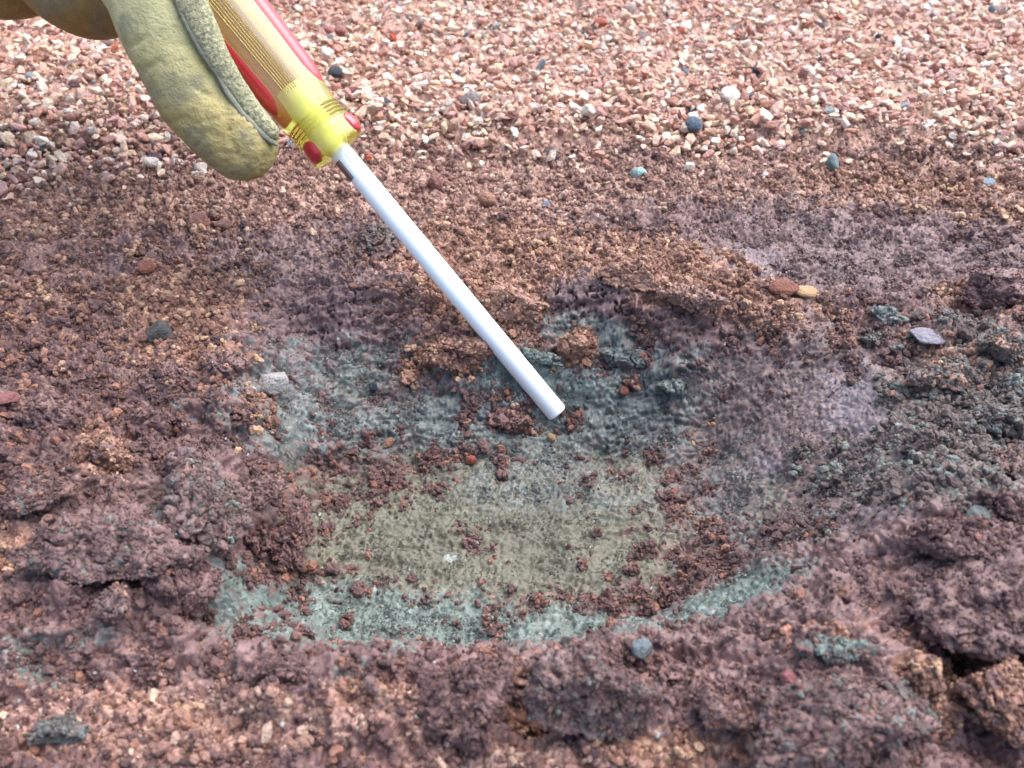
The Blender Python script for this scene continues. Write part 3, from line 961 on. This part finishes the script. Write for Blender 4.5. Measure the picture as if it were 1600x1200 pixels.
# crumbs that cling to the clods
for (P_, N_, w_, nc_) in CLOD_PTS:
    sz_ = np.clip(w_[:, 16] * 0.001 * 0.45 * np.exp(.45 * rng.normal(size=nc_)), .0003, .0016)
    m_ = rng.random(nc_)[:, None]
    t_ = w_[:, 0:3] * m_ + w_[:, 3:6] * (1 - m_)
    t_ = np.where(rng.random((nc_, 1)) < w_[:, 9:10] * 1.3, w_[:, 6:9], t_) * np.exp(0.13 * rng.normal(size=(nc_, 1)))
    pos = np.concatenate([pos, P_ + N_ * (sz_ * .3)[:, None]]); size = np.concatenate([size, sz_]); tint = np.concatenate([tint, t_])
n = len(pos)
crumbs = gn_scatter('soil_crumbs', pos, rng.uniform(0, 6.28, (n, 3)), size[:, None] * rng.uniform(.75, 1.25, (n, 3)), tint, protos)
tag(crumbs, 'loose crumbs of wet red brown soil scattered over the dug ground', 'soil crumbs', kind='stuff')
print('crumbs', n)

# ------------------------------------------------------------------ screwdriver
tip = hit(872, 645)
tip_d = float((tip - CAM) @ FWD) - 0.004
TIP = unproj(871, 646, tip_d)
END = unproj(531, 236, tip_d * 0.955)              # where the shaft enters the handle
AX = END - TIP
SHAFT = float(np.linalg.norm(AX)); AX = AX / SHAFT
ED = float((END - CAM) @ FWD)
PXM = ED / F                                         # metres per photo pixel at the handle
toC = CAM - END; e1 = toC - AX * (toC @ AX); e1 /= np.linalg.norm(e1)
e2 = np.cross(AX, e1)
if e2 @ RIGHT < 0: e2 = -e2
M = Matrix(((e2[0], e1[0], AX[0], TIP[0]), (e2[1], e1[1], AX[1], TIP[1]), (e2[2], e1[2], AX[2], TIP[2]), (0, 0, 0, 1)))
drv = bpy.data.objects.new('screwdriver', None)
col_main.objects.link(drv)
if M.determinant() < 0:
    M.col[0] = -M.col[0]
    SGN = -1
else:
    SGN = 1
drv.matrix_world = M
tag(drv, 'screwdriver with clear yellow and red handle, its white shaft pointing into the hole', 'screwdriver')

m_white, n_, b_ = new_mat('white_shaft')
b_.inputs['Base Color'].default_value = (0.88, 0.95, 0.99, 1)
b_.inputs['Roughness'].default_value = 0.36
b_.inputs['Metallic'].default_value = 0.0
b_.inputs['Specular IOR Level'].default_value = 0.6
add_bump(n_, b_, [(900, 0.0001, 0.1)])
m_steel, n_, b_ = new_mat('brown_steel')
b_.inputs['Base Color'].default_value = (0.22, 0.17, 0.15, 1)
b_.inputs['Roughness'].default_value = 0.35
b_.inputs['Metallic'].default_value = 0.6
add_bump(n_, b_, [(1500, 0.0001, 0.2)])
m_core, n_, b_ = new_mat('grey_core')
b_.inputs['Base Color'].default_value = (0.30, 0.32, 0.28, 1)
b_.inputs['Roughness'].default_value = 0.4
b_.inputs['Metallic'].default_value = 0.5
add_bump(n_, b_, [(800, 0.0002, 0.3)])
m_red, n_, b_ = new_mat('red_plastic')
b_.inputs['Base Color'].default_value = (0.46, 0.008, 0.022, 1)
b_.inputs['Roughness'].default_value = 0.22
b_.inputs['Coat Weight'].default_value = 1.0
b_.inputs['Coat Roughness'].default_value = 0.35
add_bump(n_, b_, [(300, 0.0002, 0.15)])
m_yel, n_, b_ = new_mat('yellow_clear_plastic')
b_.inputs['Roughness'].default_value = 0.10
b_.inputs['IOR'].default_value = 1.46
b_.inputs['Transmission Weight'].default_value = 0.82
b_.inputs['Coat Weight'].default_value = 0.6
b_.inputs['Coat Roughness'].default_value = 0.25
tc_ = n_.nodes.new('ShaderNodeTexCoord'); sx_ = n_.nodes.new('ShaderNodeSeparateXYZ')
mr_ = n_.nodes.new('ShaderNodeMapRange')
mr_.inputs['From Min'].default_value = SHAFT + 70 * PXM; mr_.inputs['From Max'].default_value = SHAFT + 125 * PXM
rp_ = n_.nodes.new('ShaderNodeValToRGB')
rp_.color_ramp.elements[0].color = (0.97, 0.93, 0.16, 1); rp_.color_ramp.elements[1].color = (0.98, 0.88, 0.36, 1)
n_.links.new(tc_.outputs['Object'], sx_.inputs[0]); n_.links.new(sx_.outputs['Z'], mr_.inputs['Value'])
n_.links.new(mr_.outputs[0], rp_.inputs[0]); n_.links.new(rp_.outputs[0], b_.inputs['Base Color'])


def lathe(prof, seg=48, lobes=None):
    """prof = list of (z, r) -> verts, quads; capped"""
    V_, F_ = [], []
    for (z, r) in prof:
        for j in range(seg):
            a = 2 * math.pi * j / seg
            rr = r if lobes is None else lobes(z, r, a)
            V_.append((rr * math.sin(a), rr * math.cos(a), z))
    for i in range(len(prof) - 1):
        for j in range(seg):
            j2 = (j + 1) % seg
            F_.append((i * seg + j, i * seg + j2, (i + 1) * seg + j2, (i + 1) * seg + j))
    c0 = len(V_); V_.append((0, 0, prof[0][0])); V_.append((0, 0, prof[-1][0]))
    for j in range(seg):
        j2 = (j + 1) % seg
        F_.append((c0, j2, j, j)); F_.append((c0 + 1, (len(prof) - 1) * seg + j, (len(prof) - 1) * seg + j2, (len(prof) - 1) * seg + j2))
    me = bpy.data.meshes.new('part')
    me.from_pydata(V_, [], [tuple(dict.fromkeys(q_)) for q_ in F_])
    me.validate()
    bm = bmesh.new(); bm.from_mesh(me); bmesh.ops.recalc_face_normals(bm, faces=bm.faces); bm.to_mesh(me); bm.free()
    for p_ in me.polygons: p_.use_smooth = True
    me.update()
    return me


def sharp(me, ang=35):
    me.set_sharp_from_angle(angle=math.radians(ang))


RS = 17.4 * PXM
me = lathe([(0, RS * 0.60), (-0.0001, RS * 0.62), (0.0, RS * .90), (0.0006, RS), (SHAFT * .5, RS), (SHAFT + 0.028, RS)], 48)
sharp(me)
shaft = link('shaft', me, m_white, drv)
# plate sunk in a slot of the shaft, and a second narrow raised plate


def shell_patch(z0, z1, a0, a1, r0, r1, rf=None, nz=10, na=10, oval=0.0):
    """curved plate between radii r0 and r1, its outline rounded when oval > 0"""
    V_, F_ = [], []
    zs = np.linspace(z0, z1, nz + 1)
    rows = []
    for z in zs:
        u = 2 * (z - z0) / (z1 - z0) - 1
        wdt = 1.0
        if oval:
            L = (z1 - z0); end = oval
            e = min((z - z0), (z1 - z)) / end
            wdt = math.sqrt(max(1 - (1 - min(e, 1)) ** 2, 0.02))
        row = []
        for j in range(na + 1):
            t = 2 * j / na - 1
            a = (a0 + a1) / 2 + (a1 - a0) / 2 * t * wdt
            base = rf(z, a) if rf else 0
            dome = (1 - abs(t) ** 4) * (1 if not oval else min(1, (min(z - z0, z1 - z) / oval + .0) ** .5))
            row.append((a, base + r0 + (r1 - r0) * dome, base + r0))
        rows.append(row)
    for layer in (1, 2):
        for i, row in enumerate(rows):
            for (a, ro, ri) in row:
                r = ro if layer == 1 else ri - 0.0004
                V_.append((r * math.sin(a), r * math.cos(a), zs[i]))
    w_ = na + 1; h_ = len(rows); o2 = w_ * h_
    for i in range(h_ - 1):
        for j in range(na):
            F_.append((i * w_ + j, i * w_ + j + 1, (i + 1) * w_ + j + 1, (i + 1) * w_ + j))
            F_.append((o2 + i * w_ + j, o2 + (i + 1) * w_ + j, o2 + (i + 1) * w_ + j + 1, o2 + i * w_ + j + 1))
    for i in range(h_ - 1):
        for j in (0, na):
            F_.append((i * w_ + j, (i + 1) * w_ + j, o2 + (i + 1) * w_ + j, o2 + i * w_ + j))
    for i in (0, h_ - 1):
        for j in range(na):
            F_.append((i * w_ + j, i * w_ + j + 1, o2 + i * w_ + j + 1, o2 + i * w_ + j))
    me = bpy.data.meshes.new('part')
    me.from_pydata(V_, [], F_)
    bm = bmesh.new(); bm.from_mesh(me); bmesh.ops.recalc_face_normals(bm, faces=bm.faces); bm.to_mesh(me); bm.free()
    for p_ in me.polygons: p_.use_smooth = True
    sharp(me, 50)
    return me


A = SGN                                            # sign that makes positive angles lie to the right in the picture
def ang(a): return A * math.radians(a)
link('slot_plate', shell_patch(SHAFT - 47 * PXM, SHAFT - 12 * PXM, ang(-88), ang(-30), RS - .0001, RS + 0.0004), m_steel, drv)
link('clip_plate', shell_patch(SHAFT - 42 * PXM, SHAFT - 10 * PXM, ang(8), ang(34), RS, RS + 0.00022), m_white, drv)

# handle
mm = PXM
HL = 430 * mm
hz = SHAFT
def prof_r(z):
    s_ = (z - hz) / mm                              # photo pixels from the lower end
    pts = [(-1, 30), (0, 40), (3, 45.5), (12, 47.5), (34, 47.0), (40, 45.0), (62, 44.5), (72, 46.5), (110, 50), (170, 53), (260, 57), (330, 58), (380, 55), (415, 46), (428, 32), (432, 10)]
    return float(np.interp(s_, [p_[0] for p_ in pts], [p_[1] for p_ in pts])) * mm
def lob(z, r, a):
    s_ = (z - hz) / mm
    k = smooth(66, 110, s_) if s_ > 36 else 0.5 * smooth(36, 20, s_)
    return r * (1 + 0.055 * float(k) * math.cos(3 * (a - ang(-48))) + 0.012 * float(k) * math.cos(6 * (a - ang(-48))))
zz = list(np.concatenate([[-1, 0, 1, 3, 6], np.arange(10, 38, 3), np.arange(38, 66, 1.0), np.arange(66, 425, 6), [426, 429, 431.5, 432]]))
prof = []
for s_ in zz:
    r = prof_r(hz + s_ * mm)
    if 39 <= s_ <= 64:
        r += 2.6 * mm * math.cos((s_ - 39) / 25 * 2 * math.pi * 4)
    prof.append((hz + s_ * mm, r))
hb = link('handle', lathe(prof, 96, lob), m_yel, drv)
rsurf = lambda z, a: lob(z, prof_r(z), a)
link('shaft_core', lathe([(hz + 0.5 * mm, 17 * mm), (hz + 24 * mm, 17 * mm), (hz + 27 * mm, 9 * mm), (hz + 88 * mm, 8.5 * mm), (hz + 98 * mm, 5 * mm), (hz + 99 * mm, 2 * mm)], 24), m_core, hb)
for k_, ac in enumerate((-48, 72, 192)):
    link('red_flute', shell_patch(hz + 92 * mm, hz + 360 * mm, ang(ac - 21), ang(ac + 21), -0.0001, 0.00055 if k_ != 1 else .0009, rsurf, 40, 12, 40 * mm), m_red, hb)
    link('red_oval', shell_patch(hz + 1 * mm, hz + 37 * mm, ang(ac - 20), ang(ac + 20), -0.0001, 0.0004 if k_ != 1 else .0011, rsurf, 20, 12, 13 * mm), m_red, hb)
for k_ in range(6):
    ac = -9 + 4.6 * k_
    link('rib', shell_patch(hz + 105 * mm, hz + 370 * mm, ang(ac - 0.8), ang(ac + 0.8), -0.0001, 0.00028, rsurf, 30, 2), m_yel, hb)

# ------------------------------------------------------------------ gloved hand
GD = ED - 0.020                                     # depth of the thumb axis


def tube(points, seg=40, step=0.0012):
    """points: (px, py, depth, half width px, squash) -> rounded closed tube"""
    C_ = np.array([unproj(a, b, d) for a, b, d, *_ in points])
    R_ = np.array([p_[3] * p_[2] / F for p_ in points])
    L = np.concatenate([[0], np.cumsum(np.linalg.norm(np.diff(C_, axis=0), axis=1))])
    s_ = np.linspace(0, L[-1], max(int(L[-1] / step), 8))
    # smooth interpolation (Catmull-Rom through numpy)
    def cr_(vals):
        out = np.zeros((len(s_),) + vals.shape[1:])
        for i, q_ in enumerate(s_):
            k = min(max(np.searchsorted(L, q_) - 1, 0), len(L) - 2)
            t = (q_ - L[k]) / (L[k + 1] - L[k])
            p0 = vals[max(k - 1, 0)]; p1 = vals[k]; p2 = vals[k + 1]; p3 = vals[min(k + 2, len(L) - 1)]
            out[i] = 0.5 * (2 * p1 + (p2 - p0) * t + (2 * p0 - 5 * p1 + 4 * p2 - p3) * t * t + (3 * p1 - p0 - 3 * p2 + p3) * t ** 3)
        return out
    Cs = cr_(C_); Rs = cr_(R_[:, None])[:, 0]
    # rounded ends: add hemispherical rings
    t0 = Cs[1] - Cs[0]; t0 /= np.linalg.norm(t0)
    t1 = Cs[-1] - Cs[-2]; t1 /= np.linalg.norm(t1)
    pre = [(Cs[0] - t0 * Rs[0] * math.sin(a), Rs[0] * math.cos(a)) for a in np.linspace(1.5, .12, 10)]
    post = [(Cs[-1] + t1 * Rs[-1] * math.sin(a), Rs[-1] * math.cos(a)) for a in np.linspace(.12, 1.5, 10)]
    Cs = np.array([p_[0] for p_ in pre] + list(Cs) + [p_[0] for p_ in post])
    Rs = np.array([p_[1] for p_ in pre] + list(Rs) + [p_[1] for p_ in post])
    T = np.gradient(Cs, axis=0); T /= np.linalg.norm(T, axis=1)[:, None]
    V_, F_ = [], []
    for i in range(len(Cs)):
        v = CAM - Cs[i]; v = v - T[i] * (v @ T[i]); v /= np.linalg.norm(v)
        u = np.cross(T[i], v)
        for j in range(seg):
            a = 2 * math.pi * j / seg
            V_.append(Cs[i] + Rs[i] * (math.cos(a) * u + math.sin(a) * v * 0.92))
    for i in range(len(Cs) - 1):
        for j in range(seg):
            j2 = (j + 1) % seg
            F_.append((i * seg + j, i * seg + j2, (i + 1) * seg + j2, (i + 1) * seg + j))
    F_.append(tuple(range(seg))[::-1]); F_.append(tuple((len(Cs) - 1) * seg + j for j in range(seg)))
    return V_, F_


THUMB = [(120, -260, GD + .004, 100), (180, -130, GD + .002, 92), (228, -40, GD, 80), (252, 15, GD, 76), (268, 60, GD + .001, 72), (290, 110, GD + .002, 66), (314, 158, GD + .003, 62.5),
         (346, 196, GD + .004, 61), (377, 222, GD + .005, 58)]
tubes = [
    THUMB,
    [(-130, -260, GD + .045, 95), (20, -130, GD + .040, 82), (122, -30, GD + .040, 78), (190, -34, GD + .046, 74), (300, -110, GD + .060, 66), (400, -220, GD + .062, 60)],
    [(-220, -230, GD + .055, 95), (-70, -130, GD + .05, 82), (0, -56, GD + .050, 80), (80, -90, GD + .056, 74), (260, -190, GD + .068, 62), (360, -290, GD + .066, 58)],
    [(-280, -270, GD + .065, 90), (-150, -170, GD + .06, 78), (-90, -100, GD + .062, 78), (0, -130, GD + .066, 70), (200, -260, GD + .072, 60), (300, -340, GD + .07, 56)],
    [(-330, -330, GD + .07, 80), (-210, -230, GD + .07, 66), (-170, -170, GD + .072, 66), (-80, -200, GD + .074, 60), (120, -320, GD + .074, 54)],
    [(60, -300, GD + .02, 130), (-80, -320, GD + .035, 150), (-220, -380, GD + .045, 150), (-320, -470, GD + .04, 140)],
    [(-260, -330, GD + .06, 110), (-200, -430, GD + .05, 140), (-60, -380, GD + .03, 130), (80, -300, GD + .01, 105)],
    [(-200, -400, GD + .04, 150), (-330, -560, GD + .03, 135), (-420, -700, GD + .02, 130)],
]
V_, F_ = [], []
for tb in tubes:
    v, f = tube(tb)
    o_ = len(V_)
    V_ += v; F_ += [tuple(q_ + o_ for q_ in p_) for p_ in f]
me = bpy.data.meshes.new('raw')
me.from_pydata([tuple(v) for v in V_], [], F_)
tmp = bpy.data.objects.new('raw', me)
col_main.objects.link(tmp)
rm = tmp.modifiers.new('r', 'REMESH'); rm.mode = 'VOXEL'; rm.voxel_size = 0.0011; rm.use_smooth_shade = True
sm = tmp.modifiers.new('s', 'SMOOTH'); sm.factor = 0.5; sm.iterations = 8
dg = bpy.context.evaluated_depsgraph_get()
gm = bpy.data.meshes.new_from_object(tmp.evaluated_get(dg))
bpy.data.objects.remove(tmp)
gm.name = 'glove'
nv = len(gm.vertices)
gv = np.empty(nv * 3); gm.vertices.foreach_get('co', gv); gv = gv.reshape(-1, 3)
gn = np.empty(nv * 3); gm.vertices.foreach_get('normal', gn); gn = gn.reshape(-1, 3)
# leather creases
fold = fbm3(gv * 70, 2, 101)
wrk = 1 - np.abs(fbm3(gv * np.array([150, 150, 230]), 2, 104))
gr = 1 - np.abs(fbm3(gv * 520, 2, 108))
gpx, gpy, gdz = project(gv)
crs = np.exp(-((gpx - 358) / 8 + (gpy - 180) / 90) ** 2 * 0 - ((gpx - (356 + 0.1 * (gpy - 180))) / 3.5) ** 2) * smooth(150, 165, gpy) * smooth(215, 200, gpy)
wrinkle_zone = 0.4 + 0.8 * smooth(150, 190, gpy)
for (ax_, ay_, bx_, by_, w_) in [(344, 148, 352, 204, 3), (352, 204, 338, 244, 3), (352, 204, 378, 246, 3), (296, 128, 334, 152, 3.5), (250, 96, 214, 112, 4.5), (270, 190, 300, 178, 3), (392, 205, 372, 232, 2.5), (226, 60, 200, 74, 4)]:
    ex_, ey_ = bx_ - ax_, by_ - ay_
    tt_ = np.clip(((gpx - ax_) * ex_ + (gpy - ay_) * ey_) / (ex_ * ex_ + ey_ * ey_), 0, 1)
    dd_ = np.hypot(gpx - ax_ - tt_ * ex_ + 4 * noise3(gv * 200, 131), gpy - ay_ - tt_ * ey_ + 4 * noise3(gv * 200, 132))
    crs = np.maximum(crs, np.exp(-(dd_ / w_) ** 2) * (0.5 + 0.5 * np.sin(np.pi * tt_)) * (gdz < GD + .012))
gv = gv + gn * (0.0007 * fold - 0.0005 * smooth(.84, 1, wrk) * wrinkle_zone + 0.00016 * gr - 0.0007 * crs)[:, None]
gm.vertices.foreach_set('co', gv.ravel())
base = lin((176, 168, 118)); shade_ = lin((146, 120, 70)); grey_ = lin((120, 122, 104))
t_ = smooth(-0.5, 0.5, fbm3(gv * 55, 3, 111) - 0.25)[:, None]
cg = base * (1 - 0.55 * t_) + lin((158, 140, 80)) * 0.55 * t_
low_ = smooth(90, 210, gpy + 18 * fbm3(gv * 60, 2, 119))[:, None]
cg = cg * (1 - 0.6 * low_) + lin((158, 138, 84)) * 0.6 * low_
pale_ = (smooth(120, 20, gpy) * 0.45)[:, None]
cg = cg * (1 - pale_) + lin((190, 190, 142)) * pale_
back = smooth(GD + .018, GD + .032, gdz)[:, None]       # shade on the fingers behind the thumb, painted in as a brown tint
cg = cg * (1 - back) + shade_ * back
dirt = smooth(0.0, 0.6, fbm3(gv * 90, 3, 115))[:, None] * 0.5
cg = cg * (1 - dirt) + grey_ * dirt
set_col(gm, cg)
m_glove, n_, b_ = new_mat('glove_leather')
a_ = n_.nodes.new('ShaderNodeAttribute'); a_.attribute_name = 'Col'
tc_ = add_bump(n_, b_, [(330, 0.0016, 0.5), (900, 0.0009, 0.6)])
n_.links.new(mottled(n_, a_.outputs['Color'], tc_, 260, 0.85, 1.15), b_.inputs['Base Color'])
b_.inputs['Roughness'].default_value = 0.55
b_.inputs['Specular IOR Level'].default_value = 0.35
m_suede, n_, b_ = new_mat('suede_edge')
b_.inputs['Roughness'].default_value = 0.95
b_.inputs['Specular IOR Level'].default_value = 0.15
tc_ = add_bump(n_, b_, [(900, 0.0012, 0.9)])
cr_n = n_.nodes.new('ShaderNodeTexNoise'); cr_n.inputs['Scale'].default_value = 900; cr_n.inputs['Detail'].default_value = 5
rp = n_.nodes.new('ShaderNodeValToRGB')
rp.color_ramp.elements[0].position = .35; rp.color_ramp.elements[0].color = (*lin((128, 130, 112)), 1)
_el = rp.color_ramp.elements.new(.52); _el.color = (*lin((164, 160, 124)), 1)
rp.color_ramp.elements[2].position = .7; rp.color_ramp.elements[2].color = (*lin((200, 196, 164)), 1)
n_.links.new(tc_.outputs['Object'], cr_n.inputs['Vector'])
n_.links.new(cr_n.outputs['Fac'], rp.inputs[0]); n_.links.new(rp.outputs[0], b_.inputs['Base Color'])
m_seam, n_, b_ = new_mat('seam_leather')
b_.inputs['Base Color'].default_value = (*lin((132, 134, 116)), 1)
b_.inputs['Roughness'].default_value = 0.8
add_bump(n_, b_, [(1500, 0.0006, 0.6)])

hand = bpy.data.objects.new('gloved_hand', None)
col_main.objects.link(hand)
HB = unproj(-200, -400, GD + .04)
hand.location = HB
tag(hand, 'hand in a yellow tan leather work glove gripping the screwdriver handle', 'gloved hand')
gm.transform(Matrix.Translation(-Vector(HB)))
gm.materials.clear()
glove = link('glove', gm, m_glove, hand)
for p_ in gm.polygons: p_.use_smooth = True


def strip(points, wid, thick, name, mat, rough_, seed, par):
    """band along a line on the picture side of the thumb; points (px, py, depth)"""
    C_ = np.array([unproj(*p_[:3]) for p_ in points])
    wv = np.array([p_[3] for p_ in points]) * np.array([p_[2] for p_ in points]) / F
    L = np.concatenate([[0], np.cumsum(np.linalg.norm(np.diff(C_, axis=0), axis=1))])
    s_ = np.linspace(0, L[-1], 260)
    Cs = np.stack([np.interp(s_, L, C_[:, i]) for i in range(3)], 1)
    for _ in range(30):
        Cs[1:-1] = (Cs[:-2] + 2 * Cs[1:-1] + Cs[2:]) / 4
    Ws = np.interp(s_, L, wv)
    end = np.clip(np.minimum(s_, L[-1] - s_) / 0.002, 0.05, 1) ** .5
    T = np.gradient(Cs, axis=0); T /= np.linalg.norm(T, axis=1)[:, None]
    seg = 28
    V_, F_ = [], []
    for i in range(len(Cs)):
        v = CAM - Cs[i]; v = v - T[i] * (v @ T[i]); v /= np.linalg.norm(v)
        u = np.cross(T[i], v)
        for j in range(seg):
            a = 2 * math.pi * j / seg
            ca, sa = math.cos(a), math.sin(a)
            ca = math.copysign(abs(ca) ** .7, ca); sa = math.copysign(abs(sa) ** .8, sa)
            V_.append(Cs[i] + end[i] * (Ws[i] * ca * u + thick * sa * v))
    V_ = np.array(V_)
    nse = fbm3(V_ * 900, 3, seed)
    ctr = np.repeat(Cs, seg, axis=0)
    dv = V_ - ctr
    V_ = ctr + dv * (1 + rough_ * nse)[:, None]
    for i in range(len(Cs) - 1):
        for j in range(seg):
            j2 = (j + 1) % seg
            F_.append((i * seg + j, i * seg + j2, (i + 1) * seg + j2, (i + 1) * seg + j))
    me = mesh_from(name, V_ - HB, F_, True)
    o = link(name, me, mat, par)
    return o


sd = GD - .004
strip([(268, -60, GD - .0125, 24), (292, -10, GD - .0118, 25), (316, 40, GD - .0098, 23), (338, 85, GD - .0075, 19), (366, 133, GD - .004, 17), (396, 176, GD - .001, 16), (424, 206, GD + .001, 13), (434, 218, GD + .002, 8)],
      None, 0.0042, 'suede_edge', m_suede, .06, 201, glove)
strip([(246, -60, GD - .0145, 4.6), (272, -10, GD - .0140, 4.6), (291, 36, GD - .0125, 4.6), (316, 82, GD - .0100, 4.6), (342, 118, GD - .0075, 4.6), (356, 146, GD - .0065, 4.6), (382, 182, GD - .0045, 4.6), (412, 212, GD - .002, 4.6), (434, 228, GD + .001, 4)],
      None, 0.0014, 'seam_welt', m_seam, .08, 207, glove)
print('glove verts', nv)
